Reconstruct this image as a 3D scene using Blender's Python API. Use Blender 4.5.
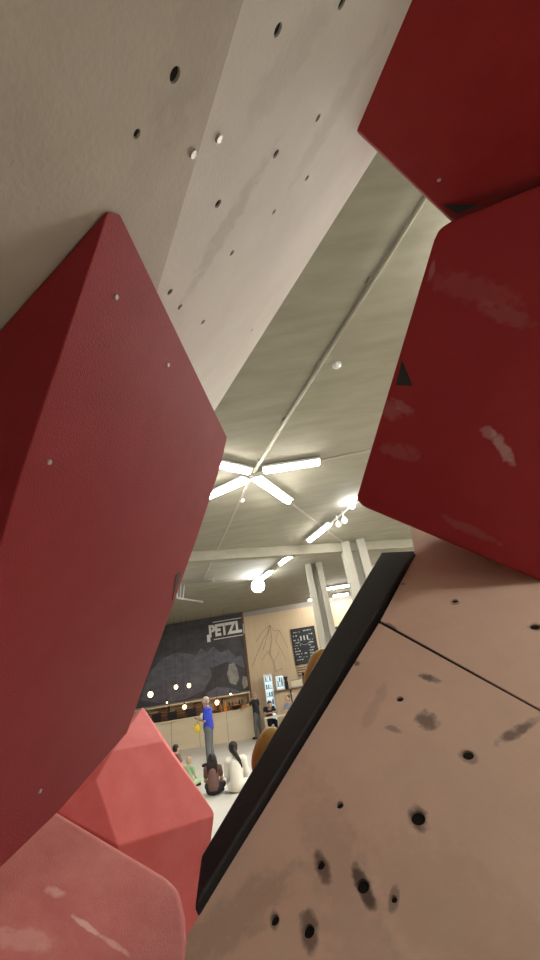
import bpy, bmesh, math, random
from mathutils import Vector, Matrix, Euler
from mathutils.geometry import tessellate_polygon
from math import sin, cos, tan, atan, atan2, radians, pi, sqrt

for o in list(bpy.data.objects):
    bpy.data.objects.remove(o)
S = bpy.context.scene
COL = S.collection
rnd = random.Random(7)

# ------------------------------------------------------------------ camera
PITCH, ROLL, FPX, CH = radians(27.6), atan(.165), 405.0, 1.55
CX = Vector((cos(ROLL), sin(PITCH)*sin(ROLL), -cos(PITCH)*sin(ROLL)))     # camera right in the world
CY = Vector((sin(ROLL), -sin(PITCH)*cos(ROLL), cos(PITCH)*cos(ROLL)))     # camera up
CF = Vector((0, cos(PITCH), sin(PITCH)))                                  # camera forward
EYE = Vector((0, 0, CH))
cd = bpy.data.cameras.new('camera')
cam = bpy.data.objects.new('camera', cd)
COL.objects.link(cam)
cam.matrix_world = Matrix((
    (CX.x, CY.x, -CF.x, EYE.x), (CX.y, CY.y, -CF.y, EYE.y), (CX.z, CY.z, -CF.z, EYE.z), (0, 0, 0, 1)))
cd.sensor_fit = 'VERTICAL'
cd.sensor_height = 36.0
cd.lens = FPX/960*36.0
cd.clip_start = .01
cd.clip_end = 200
S.camera = cam

# ------------------------------------------------------------------ world, exposure, lights
wd = bpy.data.worlds.new('world')
S.world = wd
wd.use_nodes = True
wd.node_tree.nodes['Background'].inputs[0].default_value = (1.0, .90, .80, 1)
wd.node_tree.nodes['Background'].inputs[1].default_value = .035
S.view_settings.view_transform = 'Standard'
S.view_settings.look = 'None'
S.view_settings.gamma = 1
S.view_settings.use_curve_mapping = False
S.view_settings.exposure = 1.5
TUBE_POWER = 34.0
FLOOD_POWER = 60.0
BULB_POWER = 3.5

# ------------------------------------------------------------------ where things stand: rays met with planes of the place
def ray(u, v):
    return CX*((u-270)/FPX) + CY*(-(v-480)/FPX) + CF
def deep(u, v, z):
    return EYE + ray(u, v)*z
def on_z(u, v, Z):
    d = ray(u, v); return EYE + d*((Z-CH)/d.z)
def on_y(u, v, Y):
    d = ray(u, v); return EYE + d*(Y/d.y)
def on_plane(u, v, P, N):
    d = ray(u, v); return EYE + d*((P-EYE).dot(N)/d.dot(N))

# ------------------------------------------------------------------ materials
MATS = {}
def mat(name, col, rough=.6, metal=0.0, noise=None, bump=None, emit=None, strength=1.0, spec=.4):
    """noise = (scale, amount, colour2 or None, stretch), bump = (scale, strength)"""
    if name in MATS: return MATS[name]
    m = bpy.data.materials.new(name); MATS[name] = m
    m.use_nodes = True
    nt = m.node_tree; b = nt.nodes['Principled BSDF']
    c = (*col, 1)
    b.inputs['Base Color'].default_value = c
    b.inputs['Roughness'].default_value = rough
    b.inputs['Metallic'].default_value = metal
    b.inputs['Specular IOR Level'].default_value = spec
    tc = nt.nodes.new('ShaderNodeTexCoord')
    if noise:
        sc, amt, c2, st = noise
        mp = nt.nodes.new('ShaderNodeMapping'); mp.inputs['Scale'].default_value = st
        nt.links.new(tc.outputs['Object'], mp.inputs[0])
        n = nt.nodes.new('ShaderNodeTexNoise'); n.inputs['Scale'].default_value = sc
        n.inputs['Detail'].default_value = 6; n.inputs['Roughness'].default_value = .62
        nt.links.new(mp.outputs[0], n.inputs['Vector'])
        r = nt.nodes.new('ShaderNodeValToRGB')
        r.color_ramp.elements[0].position = .5-.5*amt if amt > .5 else .35
        r.color_ramp.elements[1].position = .5+.5*amt if amt > .5 else .68
        c2 = c2 or tuple(x*(1-amt) for x in col)
        r.color_ramp.elements[0].color = c; r.color_ramp.elements[1].color = (*c2, 1)
        nt.links.new(n.outputs['Fac'], r.inputs[0])
        nt.links.new(r.outputs[0], b.inputs['Base Color'])
        m['out'] = r.name
    if bump:
        n2 = nt.nodes.new('ShaderNodeTexNoise'); n2.inputs['Scale'].default_value = bump[0]
        n2.inputs['Detail'].default_value = 3
        nt.links.new(tc.outputs['Object'], n2.inputs['Vector'])
        bp = nt.nodes.new('ShaderNodeBump'); bp.inputs['Strength'].default_value = bump[1]
        bp.inputs['Distance'].default_value = .002
        nt.links.new(n2.outputs['Fac'], bp.inputs['Height'])
        nt.links.new(bp.outputs[0], b.inputs['Normal'])
    if emit:
        b.inputs['Emission Color'].default_value = (*emit, 1)
        b.inputs['Emission Strength'].default_value = strength
    return m

def stains_and_shade(m, spots, col, coord='Object'):
    """dirt marks and a painted shade smudge, each with a shape of its own: spots = (centre, axis, half length, half width, opacity)"""
    nt = m.node_tree; b = nt.nodes['Principled BSDF']
    tc = nt.nodes.new('ShaderNodeTexCoord')
    ns = nt.nodes.new('ShaderNodeTexNoise'); ns.inputs['Scale'].default_value = 55; ns.inputs['Detail'].default_value = 4
    nt.links.new(tc.outputs[coord], ns.inputs['Vector'])
    src = b.inputs['Base Color'].links[0].from_socket if b.inputs['Base Color'].links else None
    for (c, ax, hl, hw, op) in spots:
        sub = nt.nodes.new('ShaderNodeVectorMath'); sub.operation = 'SUBTRACT'
        nt.links.new(tc.outputs[coord], sub.inputs[0]); sub.inputs[1].default_value = c
        dot = nt.nodes.new('ShaderNodeVectorMath'); dot.operation = 'DOT_PRODUCT'
        nt.links.new(sub.outputs[0], dot.inputs[0]); dot.inputs[1].default_value = ax
        l2 = nt.nodes.new('ShaderNodeVectorMath'); l2.operation = 'DOT_PRODUCT'
        nt.links.new(sub.outputs[0], l2.inputs[0]); nt.links.new(sub.outputs[0], l2.inputs[1])
        def mth(op_, a, bb):
            q = nt.nodes.new('ShaderNodeMath'); q.operation = op_
            for i, x in enumerate((a, bb)):
                if hasattr(x, 'is_linked'): nt.links.new(x, q.inputs[i])
                else: q.inputs[i].default_value = x
            return q.outputs[0]
        d2 = mth('MULTIPLY', dot.outputs['Value'], dot.outputs['Value'])
        w2 = mth('SUBTRACT', l2.outputs['Value'], d2)
        e = mth('ADD', mth('DIVIDE', d2, hl*hl), mth('DIVIDE', w2, hw*hw))
        e = mth('ADD', e, mth('MULTIPLY', mth('SUBTRACT', ns.outputs['Fac'], .5), 3.0))
        f = nt.nodes.new('ShaderNodeMapRange'); f.interpolation_type = 'SMOOTHSTEP'
        f.inputs['From Min'].default_value = .2; f.inputs['From Max'].default_value = 1.5
        f.inputs['To Min'].default_value = op; f.inputs['To Max'].default_value = 0
        nt.links.new(e, f.inputs['Value'])
        mx = nt.nodes.new('ShaderNodeMix'); mx.data_type = 'RGBA'
        nt.links.new(f.outputs[0], mx.inputs['Factor'])
        if src: nt.links.new(src, mx.inputs['A'])
        else: mx.inputs['A'].default_value = b.inputs['Base Color'].default_value
        mx.inputs['B'].default_value = (*col, 1)
        src = mx.outputs['Result']
    nt.links.new(src, b.inputs['Base Color'])

ONE = (1, 1, 1)
M_concrete = mat('ceiling concrete', (.28, .265, .205), .85, noise=(1.6, .3, (.35, .33, .26), (.5, 2.6, 1)), bump=(40, .3))
M_floor = mat('floor mat vinyl', (.54, .52, .47), .55, noise=(.9, .1, (.58, .56, .51), ONE))
M_plain = mat('hall wall paint', (.42, .39, .35), .8, noise=(.7, .1, None, ONE))
M_white_shaded = mat('grey plywood in painted shade', (.42, .375, .31), .75, noise=(7, .1, (.375, .33, .27), (1, 1, 1)), bump=(160, .25))  # shaded copy of the wall paint, the dimmer light put into the colour
M_white_lit = mat('pale grey plywood in painted light', (.56, .53, .475), .75, noise=(7, .1, (.51, .48, .425), (1, 1, 1)), bump=(160, .25))  # lit copy of the wall paint, brightness towards the free edge painted in
M_ply = mat('pale plywood', (.74, .55, .43), .7, noise=(9, .1, (.68, .495, .38), (1, 1, 1)), bump=(180, .2))
M_plyside = mat('plywood core', (.33, .23, .16), .8)
M_red = mat('red textured paint', (.26, .020, .024), .62, noise=(14, .1, (.285, .025, .030), ONE), bump=(420, .5), spec=.2)
M_redd = mat('dark red textured paint', (.23, .009, .009), .62, noise=(12, .1, (.25, .013, .012), ONE), bump=(420, .5), spec=.2)
M_reddust = mat('red paint worn and chalky', (.66, .115, .105), .7, noise=(11, .1, (.70, .15, .14), ONE), bump=(420, .5))
M_redmat = mat('red paint dulled by shoes', (.44, .13, .12), .75, noise=(13, .1, (.52, .19, .17), ONE), bump=(420, .5))
M_black = mat('black rubber', (.012, .012, .014), .55, bump=(90, .3))
M_tnut = mat('dark steel', (.02, .018, .016), .6)
M_dark = mat('black gap', (.008, .007, .006), .9)
M_screw = mat('bright zinc', (.42, .40, .37), .45, .5)
M_yellow = mat('mustard resin', (.62, .41, .10), .6, noise=(30, .1, (.54, .33, .08), ONE))
M_column = mat('cream column paint', (.34, .325, .27), .6)
M_metal = mat('galvanised steel', (.35, .35, .34), .45, .6)
M_whitep = mat('white plastic', (.8, .8, .78), .4)
M_tube = mat('fluorescent tube', (.9, .9, .9), .4, emit=(1.0, .955, .88), strength=TUBE_POWER)
M_flood = mat('flood lamp glass', (.9, .9, .9), .4, emit=(.92, .96, 1.0), strength=FLOOD_POWER)
M_bulb = mat('warm bulb glass', (.9, .7, .4), .4, emit=(1.0, .58, .25), strength=BULB_POWER)
M_woodwall = mat('birch wall boards', (.64, .51, .35), .65, noise=(2.2, .1, (.59, .46, .30), (4, 1, .35)))
M_counter = mat('pale birch counter', (.78, .68, .50), .6, noise=(2.5, .1, (.74, .63, .45), (.4, 1, 4)))
M_brown = mat('brown shelf wood', (.20, .10, .045), .6, noise=(5, .1, (.16, .08, .035), (1, 1, 1)))
M_line = mat('brown pencil line', (.17, .115, .06), .8)
M_mural = mat('mural dark print', (.012, .012, .016), .6, noise=(1.7, .8, (.12, .118, .13), (.8, 1, 1.3)))
M_rock = mat('mural grey rock print', (.05, .052, .075), .6, noise=(2.2, .8, (.21, .21, .26), (1, 1, 2.0)))
M_paleprint = mat('mural pale print', (.42, .41, .37), .6, noise=(3, .6, (.16, .155, .15), (1, 1, 1)))
M_letter = mat('white lettering', (.82, .82, .80), .5)
M_slate = mat('chalkboard slate', (.025, .03, .034), .7)
M_chalk = mat('chalk writing', (.55, .57, .57), .9)
M_fridge = mat('fridge lit interior', (.55, .75, .80), .4, emit=(.72, .92, 1.0), strength=.28)
M_bluebottle = mat('drink label blue', (.05, .22, .34), .4)
M_skin = mat('skin', (.58, .36, .26), .6)
M_navy = mat('black cloth', (.020, .020, .026), .8)
M_blue = mat('royal blue cotton', (.030, .055, .46), .8)
M_jeans = mat('grey denim', (.13, .135, .14), .85)
M_hairdark = mat('dark brown hair', (.018, .012, .010), .5)
M_hairfair = mat('fair hair', (.42, .31, .20), .6)
M_hairgrey = mat('grey cropped hair', (.40, .34, .29), .6)
M_brownshirt = mat('dusky brown cotton', (.16, .085, .07), .85)
M_whiteshirt = mat('cream white cotton', (.78, .75, .66), .85)
M_green = mat('pale green cotton', (.34, .50, .28), .85)
M_greyblue = mat('grey blue cotton', (.30, .36, .45), .85)
M_yellowcloth = mat('yellow cloth', (.72, .52, .04), .8)
M_orange = mat('orange fruit', (.65, .24, .03), .6)
M_eye = mat('dark eye', (.01, .008, .008), .3)
M_lip = mat('lips', (.36, .13, .11), .5)

# ------------------------------------------------------------------ object helpers
def link(name, bm, m, parent=None, smooth=False):
    me = bpy.data.meshes.new(name)
    bm.normal_update(); bm.to_mesh(me); bm.free()
    me.materials.append(m)
    if smooth:
        for p in me.polygons: p.use_smooth = True
    o = bpy.data.objects.new(name, me); COL.objects.link(o)
    if parent:
        o.parent = parent
        o.matrix_parent_inverse = Matrix.Translation(parent.location).inverted() if parent.rotation_euler[2] == 0 else Matrix()
    return o
def tag(o, label, cat, group=None, kind=None):
    o['label'] = label; o['category'] = cat
    if group: o['group'] = group
    if kind: o['kind'] = kind
    return o
def structure(o):
    o['kind'] = 'structure'; return o
def thing(name, label, cat, loc=(0, 0, 0), rz=0.0, group=None):
    o = bpy.data.objects.new(name, None); COL.objects.link(o)
    o.location = loc; o.rotation_euler = (0, 0, rz); o.empty_display_size = .1
    return tag(o, label, cat, group)
def copy_tree(o, parent=None):
    c = o.copy(); COL.objects.link(c)
    if parent: c.parent = parent
    for ch in list(o.children): copy_tree(ch, c)
    return c
def box(bm, c, s, rot=None):
    mt = Matrix.Translation(c)
    if rot is not None: mt = mt @ (rot if isinstance(rot, Matrix) else Euler(rot).to_matrix().to_4x4())
    return bmesh.ops.create_cube(bm, size=1, matrix=mt @ Matrix.Diagonal((*s, 1)))['verts']
def frame_of(a, b):
    z = (b-a).normalized(); q = z.to_track_quat('Z', 'Y')
    return Matrix.Translation((a+b)/2) @ q.to_matrix().to_4x4()
def bar(bm, a, b, w, h):
    a, b = Vector(a), Vector(b)
    bmesh.ops.create_cube(bm, size=1, matrix=frame_of(a, b) @ Matrix.Diagonal((w, h, (b-a).length, 1)))
def rod(bm, a, b, r0, r1=None, seg=10):
    a, b = Vector(a), Vector(b); r1 = r0 if r1 is None else r1
    bmesh.ops.create_cone(bm, cap_ends=True, segments=seg, radius1=r0, radius2=r1, depth=(b-a).length, matrix=frame_of(a, b))
def ball(bm, c, r, sc=(1, 1, 1), seg=14, rot=None):
    mt = Matrix.Translation(c)
    if rot is not None: mt = mt @ Euler(rot).to_matrix().to_4x4()
    bmesh.ops.create_uvsphere(bm, u_segments=seg, v_segments=max(6, seg*2//3), radius=r, matrix=mt @ Matrix.Diagonal((*sc, 1)))
def mb(): return bmesh.new()
def bevel(o, w, seg=3):
    m = o.modifiers.new('bevel', 'BEVEL'); m.width = w; m.segments = seg; m.limit_method = 'ANGLE'; m.angle_limit = radians(12)
    for p in o.data.polygons: p.use_smooth = True
    w_ = o.modifiers.new('wn', 'WEIGHTED_NORMAL'); w_.keep_sharp = True
    return o

def hull(name, pts, m, parent=None, bev=.012):
    """closed faceted plywood volume: the convex solid round its corner points"""
    bm = mb()
    for p in pts: bm.verts.new(p)
    r = bmesh.ops.convex_hull(bm, input=bm.verts[:])
    inner = [g for g in set(r['geom_interior']+r['geom_unused']) if isinstance(g, bmesh.types.BMVert)]
    bmesh.ops.delete(bm, geom=inner, context='VERTS')
    bmesh.ops.dissolve_limit(bm, angle_limit=radians(2.5), verts=bm.verts[:], edges=bm.edges[:])
    bmesh.ops.recalc_face_normals(bm, faces=bm.faces[:])
    o = link(name, bm, m, parent)
    return bevel(o, bev, 4) if bev else o

class Board:
    """a flat board standing in the place: an outline and round holes on its plane, with thickness behind"""
    def __init__(s, O, X, N):
        s.O = Vector(O); s.N = Vector(N).normalized(); s.X = (X - s.N*X.dot(s.N)).normalized(); s.Y = s.N.cross(s.X)
    def hit(s, u, v): return on_plane(u, v, s.O, s.N)
    def to2(s, p): d = p-s.O; return (d.dot(s.X), d.dot(s.Y))
    def at(s, q, dep=0): return s.O + s.X*q[0] + s.Y*q[1] + s.N*dep
    def build(s, name, outline, holes, thick, m, parent=None):
        SEG = 12
        loops = [[Vector((x, y, 0)) for x, y in outline]]
        for (x, y, r) in holes:
            loops.append([Vector((x+r*cos(2*pi*k/SEG), y+r*sin(2*pi*k/SEG), 0)) for k in range(SEG)])
        tris = tessellate_polygon(loops)
        flat = [p for l in loops for p in l]
        bm = mb()
        fv = [bm.verts.new(s.at((p.x, p.y), 0)) for p in flat]
        bv = [bm.verts.new(s.at((p.x, p.y), thick)) for p in flat]
        for t in tris:
            try:
                bm.faces.new([fv[i] for i in t]); bm.faces.new([bv[i] for i in reversed(t)])
            except ValueError: pass
        k = 0
        for l in loops:
            n = len(l)
            for i in range(n):
                a, b = k+i, k+(i+1) % n
                bm.faces.new((fv[a], fv[b], bv[b], bv[a]))
            k += n
        bmesh.ops.recalc_face_normals(bm, faces=bm.faces[:])
        return link(name, bm, m, parent)

# ------------------------------------------------------------------ room shell
CEIL = 5.62
BACK = 22.4
bm = mb(); box(bm, (0, 8, -.1), (26, 31, .2)); structure(link('floor', bm, M_floor))
bm = mb(); box(bm, (0, 8, CEIL+.15), (26, 31, .3)); structure(link('ceiling', bm, M_concrete))
bm = mb(); box(bm, (0, BACK+.15, CEIL/2), (26, .3, CEIL)); structure(link('wall_back', bm, M_plain))
bm = mb(); box(bm, (-12.85, 8, CEIL/2), (.3, 29, CEIL)); structure(link('wall_left', bm, M_plain))
bm = mb(); box(bm, (12.85, 8, CEIL/2), (.3, 29, CEIL)); structure(link('wall_right', bm, M_plain))
# concrete beam hanging under the ceiling, and the folds of the vaults
b0, b1 = Vector((-9.0, 9.5, CEIL-.13)), Vector((9.5, 15.7, CEIL-.13))
bm = mb(); bar(bm, b0, b1, .26, .34); structure(link('trim_1', bm, M_concrete))
hub = on_z(252, 474, CEIL)
folds = [(on_z(204, 578, CEIL), 2), (on_z(372, 449, CEIL), 3), (on_z(352, 549, CEIL), 4), (on_z(110, 452, CEIL), 5)]
for p, n in folds:
    bm = mb(); bar(bm, (hub.x, hub.y, CEIL-.012), (p.x, p.y, CEIL-.012), .05, .03)
    structure(link('trim_%d' % n, bm, M_plain))

# conduit running along the ceiling to the lamp cross
a, b = on_z(420, 205, CEIL-.05), on_z(254, 472, CEIL-.05)
a = a + (a-b)*.7
t = thing('ceiling_conduit', 'long thin grey conduit running along the concrete ceiling to the crossed lamps', 'pipe', (b.x, b.y, CEIL-.05))
bm = mb(); rod(bm, a, b, .03); link('pipe', bm, M_concrete, t, True)
for k in range(7):
    q = a.lerp(b, .06+k*.15); bm = mb(); box(bm, (q.x, q.y, CEIL-.02), (.09, .09, .05), (0, 0, .4)); link('clip', bm, M_concrete, t)

# ------------------------------------------------------------------ lamps
def tube_lamp(a, b, label, group, z=CEIL-.10, parent=None):
    a = Vector((a.x, a.y, z)); b = Vector((b.x, b.y, z)); c = (a+b)/2
    t = thing('ceiling_lamp', label, 'lamp', (c.x, c.y, CEIL), 0, group)
    ax = (b-a).normalized()
    bm = mb(); box(bm, c+Vector((0, 0, .035)), ((b-a).length, .24, .05), (0, 0, atan2(ax.y, ax.x))); link('housing', bm, M_whitep, t)
    bm = mb(); rod(bm, a+ax*.03, b-ax*.03, .06, seg=12); link('tube', bm, M_tube, t)
    for e, s in ((a, 1), (b, -1)):
        bm = mb(); bar(bm, e, e+ax*s*.03, .075, .09); link('end_cap', bm, M_whitep, t)
    return t
Z = CEIL-.10
GX = 'four tube lamps crossed on the ceiling'
tube_lamp(on_z(263, 471, Z), on_z(320, 462, Z), 'tube lamp of the ceiling cross pointing right, the longest of the four', GX)
tube_lamp(on_z(256, 479, Z), on_z(289, 502, Z), 'tube lamp of the ceiling cross pointing down towards the row of lamps', GX)
tube_lamp(on_z(250, 472, Z), on_z(205, 462, Z), 'tube lamp of the ceiling cross pointing up left, running behind the red volume', GX)
tube_lamp(on_z(247, 480, Z), on_z(203, 499, Z), 'tube lamp of the ceiling cross pointing down left, end hidden by the red volume', GX)
GR = 'tube lamps in a diagonal row'
tube_lamp(on_z(309, 541, Z), on_z(330, 524, Z), 'tube lamp nearest the viewer in the diagonal row, beside the ceiling spotlights', GR)
tube_lamp(on_z(280, 564, Z), on_z(296, 552, Z), 'middle tube lamp of the diagonal row, before the ceiling beam', GR)
tube_lamp(on_z(261, 580, Z), on_z(271, 571, Z), 'short far tube lamp of the diagonal row, right above the round flood lamp', GR)
GF = 'far tube lamps behind the columns'
tube_lamp(on_z(325, 589, Z), on_z(352, 585, Z), 'far tube lamp seen between the two cream columns', GF)
tube_lamp(on_z(333, 596, Z), on_z(348, 594, Z), 'farthest short tube lamp low between the two cream columns', GF)
tube_lamp(on_z(308, 600, Z), on_z(316, 599, Z), 'far tube lamp at the left edge of the slim column, above the birch wall', GF)
tube_lamp(on_z(366, 573, Z), on_z(384, 569, Z), 'far tube lamp right of the broad cream column, above the black edge strip', GF)
# unseen tube lamps added behind and beside the viewer to light slab and wall
for (x, y, a_, L) in ((3.6, -3.0, .2, 2), (4.6, -1.6, 1.2, 2), (2.2, -3.6, -.6, 2), (3.0, 2.6, -1.1, 2), (6.5, 4.5, .7, 2), (7.5, 7, .2, 2), (7, 9.5, 1.2, 2), (8.5, 12, .7, 2), (10.5, 4, 1.5, 2), (11, 7, 1.5, 2), (-6, 8, .5, 2), (-5, 14, .5, 2), (6, 17, .4, 2)):
    d = Vector((cos(a_), sin(a_), 0))*L/2
    tube_lamp(Vector((x, y, 0))-d, Vector((x, y, 0))+d, 'unseen tube lamp added on the ceiling for its light', 'added tube lamps outside the view')

for (x, y) in ((4.5, 6.3), (6.6, 9.6)):     # two unseen lamp crosses added behind the right volume to brighten the wall
    for a_ in (.2, 1.4, 3.3, 4.6):
        d = Vector((cos(a_), sin(a_), 0))
        tube_lamp(Vector((x, y, 0))+d*.25, Vector((x, y, 0))+d*1.5, 'unseen tube lamp added on the ceiling for its light', 'added tube lamps outside the view')

# track with spotlights
a, b = on_z(330, 524, CEIL-.05), on_z(356, 502, CEIL-.05)
t = thing('spotlight_track', 'thin white lighting track with a lit end lamp next to the red volume corner', 'lamp', (a.x, a.y, CEIL))
bm = mb(); bar(bm, a, b, .04, .04); link('track', bm, M_whitep, t)
bm = mb(); q = on_z(352, 506, CEIL-.14); ball(bm, q, .07); link('bulb', bm, M_flood, t, True)
bm = mb(); rod(bm, q+Vector((0, 0, .09)), q+Vector((0, 0, .03)), .02); link('stem', bm, M_whitep, t)
for (u, v, lab) in ((338, 523, 'white ceiling spotlight, left one of the pair under the lighting track'), (344, 519, 'white ceiling spotlight, right one of the pair under the lighting track')):
    q = on_z(u, v, CEIL-.22)
    t = thing('ceiling_spotlight', lab, 'spotlight', (q.x, q.y, CEIL), 0, 'pair of white spotlights')
    bm = mb(); rod(bm, q, q+Vector((0, 0, .22)), .018); link('stem', bm, M_whitep, t)
    bm = mb(); rod(bm, q+Vector((-.02, -.14, -.10)), q+Vector((.01, .05, .03)), .085, .06, 14); link('lamp_head', bm, M_whitep, t, False)
# round flood lamp
q = on_y(258, 586, 15.9)
t = thing('flood_lamp', 'dazzling round flood lamp hanging at the far end of the diagonal lamp row', 'lamp', q)
bm = mb(); rod(bm, q+Vector((0, .10, .02)), q+Vector((0, -.03, -.01)), .16, .26, 20); link('housing', bm, M_whitep, t)
bm = mb(); rod(bm, q+Vector((0, -.03, -.01)), q+Vector((0, -.045, -.015)), .24, .24, 20); link('lens', bm, M_flood, t)
bm = mb(); rod(bm, q+Vector((0, .07, .10)), Vector((q.x, q.y+.07, CEIL)), .02); link('stem', bm, M_whitep, t)
# smoke detectors
for (u, v, lab) in ((337, 366, 'white round smoke detector on the ceiling beside the conduit'), (242, 501, 'small white smoke detector below the crossed tube lamps')):
    q = on_z(u, v, CEIL-.03)
    t = thing('smoke_detector', lab, 'smoke detector', (q.x, q.y, CEIL), 0, 'ceiling smoke detectors')
    bm = mb(); rod(bm, (q.x, q.y, CEIL), (q.x, q.y, CEIL-.035), .07, .06, 18); link('base', bm, M_whitep, t)
    bm = mb(); rod(bm, (q.x, q.y, CEIL-.035), (q.x, q.y, CEIL-.06), .05, .035, 18); link('sensor_cap', bm, M_whitep, t)

# ------------------------------------------------------------------ columns
def column(u0, v0, u1, Y, w, label):
    x = on_y((u0+u1)/2, v0, Y).x
    t = thing('column', label, 'column', (x, Y, 0), 0)
    for s in (-1, 1):
        bm = mb(); box(bm, (x+s*w*.33, Y, CEIL/2), (w*.34, .5, CEIL)); link('flange', bm, M_column, t)
    bm = mb(); box(bm, (x, Y+.14, CEIL/2), (w*.34, .12, CEIL)); link('web', bm, M_column, t)
    bm = mb(); box(bm, (x, Y, .06), (w+.1, .44, .12)); link('base_plate', bm, M_metal, t)
column(306, 572, 323, 15.2, .62, 'slim cream column left of the broad one, in front of the chalkboards')
column(341, 552, 367, 13.2, .78, 'broad cream column rising behind the top of the black edge strip')

# ------------------------------------------------------------------ far end: mural, sign, birch wall
X_JOIN = on_y(246, 655, BACK-.06).x
bm = mb(); box(bm, ((X_JOIN-9.2)/2-.0, BACK-.04, 3.75), (X_JOIN+9.2-.02, .06, 3.72))
t = thing('wall_mural', 'large dark mural of rocks and rope covering the far wall left of the birch boards', 'mural', (X_JOIN-3, BACK-.08, 1.9))
link('canvas', bm, M_mural, t)
def flat(name, pix, m, parent, y, th=.012):
    bm = mb(); pts = [on_y(u, v, y) for u, v in pix]
    f = [bm.verts.new(p) for p in pts]; g = [bm.verts.new(p+Vector((0, th, 0))) for p in pts]
    bm.faces.new(f); bm.faces.new(g[::-1])
    for i in range(len(f)): bm.faces.new((f[i], f[(i+1) % len(f)], g[(i+1) % len(f)], g[i]))
    bmesh.ops.recalc_face_normals(bm, faces=bm.faces[:])
    return link(name, bm, m, parent)
flat('painted_boulder', [(140, 700), (150, 672), (163, 658), (178, 652), (196, 655), (208, 662), (212, 676), (204, 690), (186, 699), (165, 704)], M_rock, t, BACK-.085)
flat('painted_ridge', [(196, 655), (201, 648), (207, 653), (213, 646), (221, 653), (228, 649), (236, 657), (242, 655), (245, 668), (236, 664), (226, 662), (212, 668)], M_rock, t, BACK-.085)
flat('painted_rope_coil', [(229, 664), (234, 663), (237, 668), (239, 678), (236, 685), (230, 683), (227, 674)], M_paleprint, t, BACK-.09)
flat('painted_rope_coil', [(243, 676), (247, 677), (248, 686), (244, 689), (242, 683)], M_paleprint, t, BACK-.09)
flat('painted_rock', [(206, 694), (217, 687), (232, 688), (241, 692), (228, 697), (212, 699)], M_rock, t, BACK-.085)
bm = mb(); box(bm, (X_JOIN+.02, BACK-.06, 3.6), (.09, .12, 4.1)); o = link('mural_edge', bm, M_brown, t)

# brand sign
y = BACK-.10
p0, p1 = on_y(209, 641, y), on_y(243, 620, y)
t = thing('wall_sign', 'white lettered sign reading PETZL high on the dark mural', 'sign', (p0.x, y, p0.z))
c = bpy.data.curves.new('sign_text', 'FONT'); c.body = 'PETZL'; c.size = 1.0; c.extrude = .015; c.align_x = 'LEFT'; c.offset = .045
ot = bpy.data.objects.new('sign_text', c); COL.objects.link(ot)
bpy.context.view_layer.update()
me = bpy.data.meshes.new_from_object(ot.evaluated_get(bpy.context.evaluated_depsgraph_get()))
bpy.data.objects.remove(ot)
xs = [v.co.x for v in me.vertices]; ys = [v.co.y for v in me.vertices]
W = 1.74; H = .60
lo = on_y(209.5, 637.5, y)
tiltm = radians(-1.0)
cuts = [[] for _ in range(5)]
bm0 = mb(); bm0.from_mesh(me)
# one mesh per letter: connected pieces in order of x
seen = set(); pieces = []
for v in bm0.verts:
    if v.index in seen: continue
    st = [v]; comp = []
    seen.add(v.index)
    while st:
        q = st.pop(); comp.append(q)
        for e in q.link_edges:
            w = e.other_vert(q)
            if w.index not in seen: seen.add(w.index); st.append(w)
    pieces.append(set(comp))
pieces.sort(key=lambda s: min(v.co.x for v in s))
x0, x1, y0, y1 = min(xs), max(xs), min(ys), max(ys)
for pc in pieces:
    bm = mb(); mp = {}
    for v in pc:
        a = (v.co.x-x0)/(x1-x0)*W; b = (v.co.y-y0)/(y1-y0)*H
        mp[v] = bm.verts.new((lo.x+a, y-.02-v.co.z, lo.z+b))
    for f in bm0.faces:
        if f.verts[0] in pc:
            try: bm.faces.new([mp[v] for v in f.verts])
            except ValueError: pass
    bmesh.ops.recalc_face_normals(bm, faces=bm.faces[:])
    link('letter', bm, M_letter, t)
bm0.free()
bm = mb(); box(bm, (lo.x-.04, y-.02, lo.z-.04), (.17, .03, .36)); link('letter_tail', bm, M_letter, t)
for dz in (-.14, H+.12):
    bm = mb(); box(bm, (lo.x+W/2+.12, y-.02, lo.z+dz), (W*.88, .03, .035)); link('border_line', bm, M_letter, t)
bm = mb(); box(bm, (lo.x+W+.09, y-.02, lo.z+.15), (.035, .03, .5)); link('border_line', bm, M_letter, t)

# birch board wall with a line drawing
t = thing('board_wall', 'pale birch boarded wall with a mountain line drawing, right of the dark mural', 'wall', (2, BACK, 0))
xb = X_JOIN+.07; n = 0
while xb < 9:
    wv = 1.22; bm = mb(); box(bm, (xb+wv/2, BACK-.03, 2.68), (wv-.008, .05, 5.34)); link('board', bm, M_woodwall, t); xb += wv
dr = thing('mountain_drawing', 'thin brown mountain outline drawn on the birch wall left of the chalkboard', 'drawing', on_y(270, 650, BACK-.06))
y = BACK-.06
for L in ([(252, 667), (258, 652), (263, 640), (267, 634), (270, 625), (274, 631), (279, 630), (284, 640), (288, 648)],
          [(263, 650), (266, 641), (270, 625), (272, 640), (269, 655)], [(256, 642), (262, 632), (270, 625)], [(279, 630), (276, 641), (281, 650), (286, 660)],
          [(262, 660), (268, 651), (274, 662), (279, 652)], [(274, 662), (276, 672), (283, 668)]):
    bm = mb()
    for p, q in zip(L, L[1:]): bar(bm, on_y(*p, y), on_y(*q, y), .035, .012)
    link('pencil_stroke', bm, M_line, dr)

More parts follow.
